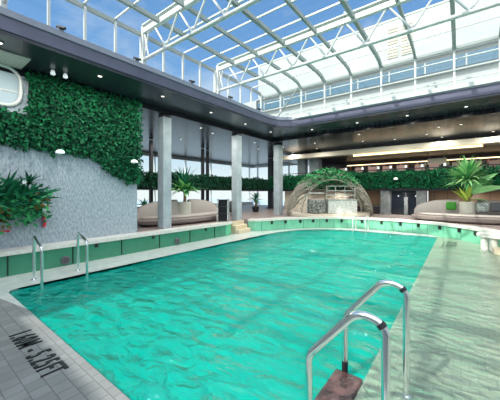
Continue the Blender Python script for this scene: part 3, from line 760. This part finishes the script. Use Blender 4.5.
# wall planter on the grey wall
random.seed(11)
wp=empty('wall_planter',(wx,1.5,1.3),'hanging planter of ferns and rust red leaves on the grey wall','plant')
MB().cbox((.12,-.15,.0),(.2,1.3,.16),.03).build('trough','dark_metal',wp)
f=MB()
for i in range(150):     # arching fronds
    y=random.uniform(-.85,.22); a=random.gauss(0,1.0); el=random.uniform(.15,1.4)
    d=Vector((abs(math.cos(a))*math.cos(el)*.5+.05,math.sin(a)*math.cos(el),math.sin(el)))
    f.blade(Vector((.12,y,.05)),d,random.uniform(.4,.78),random.uniform(.05,.085),random.uniform(.4,1.1),7,Vector((1,0,.3)))
f.build('fern_fronds','fern',wp)
f=MB()
for i in range(26):
    a=random.uniform(0,2*PI); el=random.uniform(.0,1.2); d=Vector((abs(math.cos(a))*math.cos(el),math.sin(a)*math.cos(el),math.sin(el)))
    f.blade(Vector((.15,.18,.45)),d,random.uniform(.2,.36),.05,.8,5)
f.build('rosette','fern',wp)
m=MB(); m.tube([(.15,.1,.05),(.15,.18,.48)],.012,6); m.build('stem','bark',wp)
f=MB()
for i in range(480):
    p=Vector((random.uniform(.05,.36),random.uniform(-.78,.46),random.gauss(.0,.15))); d=Vector((random.gauss(.4,.6),random.gauss(0,1),random.gauss(-.2,.8)))
    f.leaf(p,d,Vector((1,0,.4)),.13,.07)
f.build('bushy_foliage','palm' if False else 'bright_leaf',wp)
f=MB()
for i in range(70):
    c=random.choice([(-.35,-.1),(-.35,-.15),(.38,.08)]); p=Vector((random.uniform(.2,.38),random.gauss(c[0],.09),random.gauss(c[1],.08))); d=Vector((random.gauss(.4,.6),random.gauss(0,1),random.gauss(-.2,.8)))
    f.leaf(p,d,Vector((1,0,.4)),.11,.06)
f.build('rust_leaves','red_leaf',wp)
for (y,z,n_) in ((-.27,.42,1),(.07,.50,1),(.40,.02,2)):
    m=MB()
    for k in range(6):
        a=k*PI/3; m.leaf(Vector((.3,y,z)),Vector((.3,math.cos(a),math.sin(a))),Vector((1,0,0)),.055,.04)
    if n_==2: m.cbox((.3,y,z-.06),(.04,.07,.16),.02)
    m.build('white_flower','petal',wp)
# red things on wall
hr=empty('fire_hose_nozzle',(wx,1.96,.98),'slim red emergency handle hanging on the grey wall','handle')
m=MB(); m.tube([(.05,0,.14),(.07,.02,.08),(.05,-.01,.02),(.06,.02,-.05),(.05,0,-.13)],.028,10); m.build('grip','red',hr,True)
MB().cbox((.015,0,0),(.03,.06,.30),.008).build('back_plate','ledge_metal',hr)
rb=MB(); rb.tube([(wx+.07,.5,.83),(wx+.07,1.40,.83)],.02,10)
for y in (.7,1.3): rb.tube([(wx,y,.83),(wx+.07,y,.83)],.015,8)
tag(rb.build('red_rail','red',smooth=True),'short red rail fixed low on the grey wall','rail')

# fittings in the left pool wall
for y,l in ((2.26,'round grey fitting in the green pool wall behind the near ladder'),(5.2,'round grey fitting in the green pool wall below the first column')):
    e=empty('wall_fitting',(-6.79,y,.13),l,'fitting')
    m=MB(); m.tube([(0,0,0),(.05,0,0)],.085,20); rg_=m.build('ring','foot',e)
    m=MB(); m.tube([(.05,0,0),(.065,0,0)],.06,20); m.build('lens','grey_cloth',rg_)

# ------------------------------------------------------------------ ladders
def arc_path(pts,r=.12,n=6):
    P_=[Vector(p) for p in pts]; out=[P_[0]]
    rl=r if isinstance(r,(list,tuple)) else [r]*(len(P_)-2)
    for a,b_,c,rq in zip(P_,P_[1:],P_[2:],rl):
        d1=(a-b_).normalized(); d2=(c-b_).normalized(); rr=min(rq,(a-b_).length*.48,(c-b_).length*.48)
        p0=b_+d1*rr;p1=b_+d2*rr
        for i in range(n+1):
            t=i/n; out.append(p0*(1-t)**2+2*b_*t*(1-t)+p1*t*t)
    out.append(P_[-1]); return out
ld=empty('pool_ladder',(-.65,2.08,0),'polished steel pool ladder rails in the foreground right','ladder')
for y in (-.365,.37):
    prof=[(.31,y,0),(.31,y,.70),(.16,y,.90),(-.17,y,.48),(-.17,y,-.9)]
    pts=[Vector((.31,y,0)),Vector((.31,y,.60))]
    A=arc_path([(.31,y,.0),(.31,y,.84),(.15,y,.875),(-.17,y,.495),(-.17,y,-.9)],[.17,.10,.05],9)
    m=MB(); m.tube(A,.025,16); rl_=m.build('rail','chrome',ld,True)
    m=MB(); m.lathe((.31,y,0),[(.04,0),(.04,.008),(.027,.015)],18); m.build('flange','chrome',rl_,True)
    m=MB(); m.tube([A[5],A[6],A[7]],.0275,16); m.build('clip','black',rl_,True)['label']='black clip on the steel rail'
    m=MB(); m.tube([(-.17,y,-.05),(-.17,y,.10)],.027,14); m.build('rubber_sleeve','black',rl_,True)
for z in (-.3,-.55): MB().cbox((-.17,0,z),(.10,.74,.03),.008).build('tread','chrome',ld)
sb=MB(); sb.cbox((0,0,0),(.24,.70,.07),.02)
o=sb.build('pool_step','step_mosaic'); o.location=(-.775,2.08,-.015); tag(o,'brown marbled step between the foreground ladder rails','step')
lf=empty('pool_ladder',(-5.85,1.9,0),'slim steel pool ladder rails at the far left corner of the water','ladder')
for y in (-.35,.37):
    A=arc_path([(-.30,y,0),(-.30,y,.80),(.13,y,.64),(.13,y,-.9)],.07,6)
    m=MB(); m.tube(A,.025,12); rl_=m.build('rail','chrome',lf,True)
    m=MB(); m.lathe((-.30,y,0),[(.045,0),(.045,.012),(.028,.03)],14); m.build('flange','chrome',rl_,True)
for i,z in enumerate((-.12,-.34,-.56)):
    MB().cbox((.16+.22*i,0.01,-.09-.17*i),(.20,.70,.04),.006).build('tread','brown',lf)
fl=empty('pool_ladder',(-3.3,11.68,0),'small white pool ladder rails at the far end in front of the dome','ladder')
for y in (-.25,.25):
    A=arc_path([(y,.32,0),(y,.32,.62),(y,-.1,.58),(y,-.1,-.6)],.12,5)
    MB().tube(A,.022,10).build('rail','white_steel',fl,True)
for z in (-.3,): MB().cbox((0,-.1,z),(.5,.08,.03)).build('tread','white_steel',fl)

# ------------------------------------------------------------------ depth markings
def text_mesh(body,size,name,mt='black_letters'):
    cu=bpy.data.curves.new(name+'_curve','FONT'); cu.body=body; cu.size=size; cu.extrude=.004; cu.offset=.0025 if size>.1 else .001; cu.space_character=1.22
    t=bpy.data.objects.new(name+'_tmp',cu); col.objects.link(t)
    dg=bpy.context.evaluated_depsgraph_get(); me=bpy.data.meshes.new_from_object(t.evaluated_get(dg)); me.name=name
    bpy.data.objects.remove(t); me.materials.clear(); me.materials.append(M[mt])
    o=bpy.data.objects.new(name,me); col.objects.link(o)
    xs=[v.co.x for v in me.vertices]; ys_=[v.co.y for v in me.vertices]
    return o,max(xs)-min(xs),max(ys_)-min(ys_),min(xs),min(ys_)
def place_text(body,x0,x1,y0,y1,z,name,label):
    o,wd,ht,mx,my=text_mesh(body,.2,name); sx=(x1-x0)/wd; sy=(y1-y0)/ht
    for v in o.data.vertices: v.co.x=(v.co.x-mx)*sx; v.co.y=(v.co.y-my)*sy
    o.location=(x0,y0,z); return tag(o,label,'marking')
place_text('1.60M - 5.25FT',-3.96,-2.83,.768,.975,.004,'depth_marking','black depth marking inlaid in the grey deck at lower left')
dm=empty('depth_marking',(-.44,9.6,0),'small two line depth marking on the pale shelf by the far pool corner','marking')
for body,y0,y1,n in (('1.60M',.62,1.0,'metres'),('5.25FT',0,.40,'feet')):
    o,wd,ht,mx,my=text_mesh(body,.2,n+'_line')
    for v in o.data.vertices: v.co.x=(v.co.x-mx)*.34/wd; v.co.y=(v.co.y-my)*(y1-y0)/ht
    o.location=(0,y0,.05); o.parent=dm

# ------------------------------------------------------------------ wicker dome
random.seed(21)
dx,dy=-5.15,13.0; ang=math.radians(37.6)
dome=empty('wicker_dome',(dx,dy,FL-.02),'large openwork wicker dome with green leaves on top at the far pool end','pavilion'); dome.rotation_euler[2]=ang
A_,B_,H_=2.02,.95,2.2
def dp(th,ph,k=1): # th 0..pi across, ph -pi/2(front)..pi/2(back): arch shell
    return Vector((A_*k*math.cos(th)*math.cos(ph)if False else A_*k*math.cos(th), B_*k*math.sin(ph)*math.sin(th)**.5 if math.sin(th)>0 else 0, H_*k*math.sin(th)*math.cos(ph)**.55))
def opening(p): # front opening arch
    return p.y<-.1 and (p.x/1.42)**2+(p.z/1.72)**2<1
def strand(f0,f1,n=16,r=.012):
    seg=[]; out=[]
    for i in range(n+1):
        t=i/n; p=dp(f0[0]+(f1[0]-f0[0])*t,f0[1]+(f1[1]-f0[1])*t,1)
        if p.z<0.0 or opening(p):
            if len(seg)>1: out.append(seg)
            seg=[]
        else: seg.append(p)
    if len(seg)>1: out.append(seg)
    return out
wk=MB()
for i in range(360):
    th=random.uniform(.02,PI-.02); ph=random.uniform(-1.45,1.45)
    th2=min(PI-.01,max(.01,th+random.uniform(-.9,.9))); ph2=min(1.5,max(-1.5,ph+random.uniform(-.9,.9)))
    for s_ in strand((th,ph),(th2,ph2),10): wk.tube(s_,.013,4,False)
wk.build('lattice','wicker',dome)
rb_=MB()
for ph in (-1.2,-.6,0,.6,1.2):
    for s_ in strand((.02,ph),(PI-.02,ph),30): rb_.tube(s_,.028,6,False)
arch=[Vector((1.42*math.cos(t),0,1.72*math.sin(t))) for t in [PI*i/30 for i in range(31)]]
arch2=[Vector((p.x,-B_*.80*(1-.35*(p.x/1.42)**2),p.z)) for p in arch]
rb_.tube(arch2,.028,8,False)
rb_.build('ribs','wicker',dome,True)
lv=MB()
for i in range(2600):
    th=random.gauss(PI/2,.5); ph=random.uniform(-1.3,1.3); p=dp(min(PI-.1,max(.1,th)),ph,1.01)
    if opening(p) or p.z<1.60+random.uniform(-.2,.2): continue
    lv.leaf(p,Vector((random.gauss(0,1),random.gauss(0,1),random.gauss(-.3,.8))),Vector((random.gauss(0,.4),random.gauss(0,.4)-.3,1)).normalized(),.17,.10)
lv.build('leaves','bright_leaf',dome)
m=MB(); m.lathe((0,0,0),[(.98,0),(1,.02),(1,.12),(.97,.14),(0,.14)],40,A_,B_); m.build('base_platform','cream',dome)
# counter with rack in dome
def loc_d(x,y,z=0):
    return (dx+x*math.cos(ang)-y*math.sin(ang), dy+x*math.sin(ang)+y*math.cos(ang), FL+.12+z)
cn=empty('bar_cabinet',loc_d(.45,-.55),'carved white counter with an open steel rack inside the dome','counter'); cn.rotation_euler[2]=ang
m=MB(); m.cbox((0,0,.31),(1.35,.4,.62),.03); m.build('carved_front','mosaic_tex',cn); MB().cbox((0,0,.64),(1.42,.46,.04),.01).build('worktop','ship_white',cn)
for x in (-.66,-.25,.2,.66):
    MB().tube([(x,.1,.66),(x,.1,1.28)],.018,6).build('rack_post','white_steel',cn)
for z in (.85,1.06,1.28): MB().cbox((0,.1,z),(1.36,.16,.025)).build('rack_shelf','white_steel',cn)
rd=empty('round_daybed',loc_d(-.72,-.45),'round dark scroll patterned wicker daybed inside the dome','daybed'); rd.rotation_euler[2]=ang
m=MB(); m.lathe((0,0,0),[(.40,0),(.46,.05),(.47,.5),(.44,.6),(.38,.62)],28); m.build('shell','scroll',rd,True)
m=MB(); m.lathe((0,0,.56),[(.40,0),(.41,.08),(.36,.12),(0,.13)],28); m.build('cushion_pad','sand',rd,True)
m=MB(); m.tube([(-.5,-.3,0),(-.5,-.3,.9),(-.42,-.3,.95),(.3,-.3,.95)],.02,8); m.build('rail_frame','white_steel',rd,True)

# ------------------------------------------------------------------ furniture by the middle column
tw=empty('towel_cart',(-7.25,7.72,FL-.02),'tall black towel cart with white side posts left of the middle column','cart'); tw.rotation_euler[2]=.6
for z in (.05,.32,.58,.84): MB().cbox((0,0,z),(.42,.36,.02),.005).build('shelf','dark_metal',tw)
MB().cbox((0,.08,.45),(.36,.22,.80),.02).build('cabinet','black',tw)
for sx in (-.2,.2):
    for sy in (-.16,.16): MB().bar((sx,sy,0),(sx,sy,.88),.03,.03).build('post','white_steel',tw)
def armchair(loc,rz,label,m1,m2='dark_metal'):
    e=empty('lounge_chair',loc,label,'chair'); e.rotation_euler[2]=rz
    m=MB(); m.cbox((0,0,.26),(.5,.5,.12),.04); m.build('seat',m1,e,True)
    m=MB(); m.cbox((0,.24,.46),(.52,.09,.42),.04,0,(-.2,0)); m.build('backrest',m1,e,True)
    for s in (-1,1): MB().tube(arc_path([(s*.27,-.22,0),(s*.27,-.22,.42),(s*.27,.22,.42),(s*.27,.22,0)],.05,4),.015,6).build('arm_frame',m2,e,True)
    return e
armchair((-9.3,9.4,FL-.02),2.2,'dark lounge chair behind the towel cart','grey_cloth')
armchair((-10.2,9.6,FL-.02),2.6,'dark lounge chair nearer the sea windows','grey_cloth')
armchair((-8.6,9.9,FL-.02),1.2,'dark lounge chair right behind the middle column','black')
armchair((-9.9,11.2,FL-.02),.4,'pale lounge chair seen right of the middle column','sand')
armchair((-10.9,17.6,FL-.02),.2,'yellowish lounge chair in the distance, left one','yellow_stone')
armchair((-10.1,17.9,FL-.02),-.3,'yellowish lounge chair in the distance, right one','yellow_stone')

# ------------------------------------------------------------------ light, sky, camera
sun=bpy.data.lights.new('sun','SUN'); sun.energy=4.2; sun.angle=.015; sun.color=(1,.96,.88)
so_=bpy.data.objects.new('sun',sun); col.objects.link(so_)
d=Vector((.22,.70,-.72)); so_.rotation_euler=d.to_track_quat('-Z','Y').to_euler(); so_.location=(0,-8,20)
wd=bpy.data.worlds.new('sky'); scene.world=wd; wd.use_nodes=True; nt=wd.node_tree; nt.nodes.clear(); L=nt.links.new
o=N(nt,'OutputWorld'); bg=N(nt,'Background',Strength=1.0); tc=N(nt,'TexCoord'); sp=N(nt,'SeparateXYZ')
r=N(nt,'ValToRGB'); e0=r.color_ramp.elements
e0[0].position=.0; e0[0].color=(.90,.93,.93,1); e0[1].position=.95; e0[1].color=(.09,.22,.50,1)
q=e0.new(.12); q.color=(.60,.76,.90,1); q=e0.new(.42); q.color=(.15,.34,.66,1)
mp=N(nt,'Mapping'); mp.inputs['Scale'].default_value=(1,1.6,3.2); n=N(nt,'TexNoise',Scale=2.1,Detail=7.0,Roughness=.6)
r2=N(nt,'ValToRGB'); r2.color_ramp.elements[0].position=.50; r2.color_ramp.elements[0].color=(0,0,0,1); r2.color_ramp.elements[1].position=.80; r2.color_ramp.elements[1].color=(.6,.6,.6,1)
mx=N(nt,'Mix'); mx.data_type='RGBA'; mx.inputs[7].default_value=(.80,.86,.92,1)
L(tc.outputs['Generated'],sp.inputs[0]); L(sp.outputs['Z'],r.inputs[0]); L(tc.outputs['Generated'],mp.inputs[0]); L(mp.outputs[0],n.inputs['Vector'])
L(n.outputs['Fac'],r2.inputs[0]); L(r2.outputs[0],mx.inputs[0]); L(r.outputs[0],mx.inputs[6])
# added sky glow behind the viewer, aside from the sun, to brighten the hall
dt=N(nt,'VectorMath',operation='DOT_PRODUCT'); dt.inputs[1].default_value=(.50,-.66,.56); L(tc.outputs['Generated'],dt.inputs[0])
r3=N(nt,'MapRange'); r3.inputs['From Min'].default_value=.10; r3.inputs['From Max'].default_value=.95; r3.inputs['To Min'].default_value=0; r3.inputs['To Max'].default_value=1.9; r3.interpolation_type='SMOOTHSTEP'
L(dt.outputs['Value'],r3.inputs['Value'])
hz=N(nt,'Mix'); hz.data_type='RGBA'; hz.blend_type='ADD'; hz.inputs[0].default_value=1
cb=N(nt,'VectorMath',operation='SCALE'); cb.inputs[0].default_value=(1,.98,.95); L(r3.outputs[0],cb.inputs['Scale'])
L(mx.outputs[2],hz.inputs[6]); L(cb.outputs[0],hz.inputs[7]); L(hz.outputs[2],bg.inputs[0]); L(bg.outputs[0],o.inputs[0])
def lamp(x,y,z,power,size=.12,col_=(1,.95,.88)):
    l=bpy.data.lights.new('ceiling_or_fill_lamp','AREA'); l.shape='DISK'; l.size=size; l.energy=power; l.color=col_
    ob=bpy.data.objects.new('ceiling_or_fill_lamp',l); col.objects.link(ob); ob.location=(x*S,y*S,z*S)
for (x,y,z) in spots: lamp(x,y,z-.03,45)
for (x,y,z) in ((-8,14.9,1.6),(-5.5,15.2,1.6),(-2.3,15.0,1.6),(.5,15.0,1.6),(2.5,15.0,1.6)): lamp(x,y,z-.02,30)  # fill lamps without fixtures, added under the far balcony to brighten its walls
for x in (-8,-5,-2,1): lamp(x,17.2,3.6,28)  # more added fill, no fixtures here, lifts the upper bar level

cam=bpy.data.cameras.new('camera'); cam.sensor_width=36; cam.lens=36*274/500; cam.shift_y=-8/500; cam.clip_end=2000; cam.clip_start=.05
co=bpy.data.objects.new('camera',cam); col.objects.link(co); co.location=(0,0,1.6); co.rotation_euler=(PI/2,0,math.atan(211/274)); scene.camera=co

for o in list(scene.objects):
    if o.parent is None and o.type in ('MESH','EMPTY','CAMERA'):
        o.location=o.location*S
        if o.type!='CAMERA': o.scale=o.scale*S
vs_=scene.view_settings; vs_.view_transform='Standard'; vs_.look='None'; vs_.gamma=1; vs_.use_curve_mapping=False; vs_.exposure=.2
scene.cycles.max_bounces=10; scene.cycles.transparent_max_bounces=16; scene.cycles.diffuse_bounces=4; scene.cycles.use_denoising=True
scene.cycles.sample_clamp_indirect=6
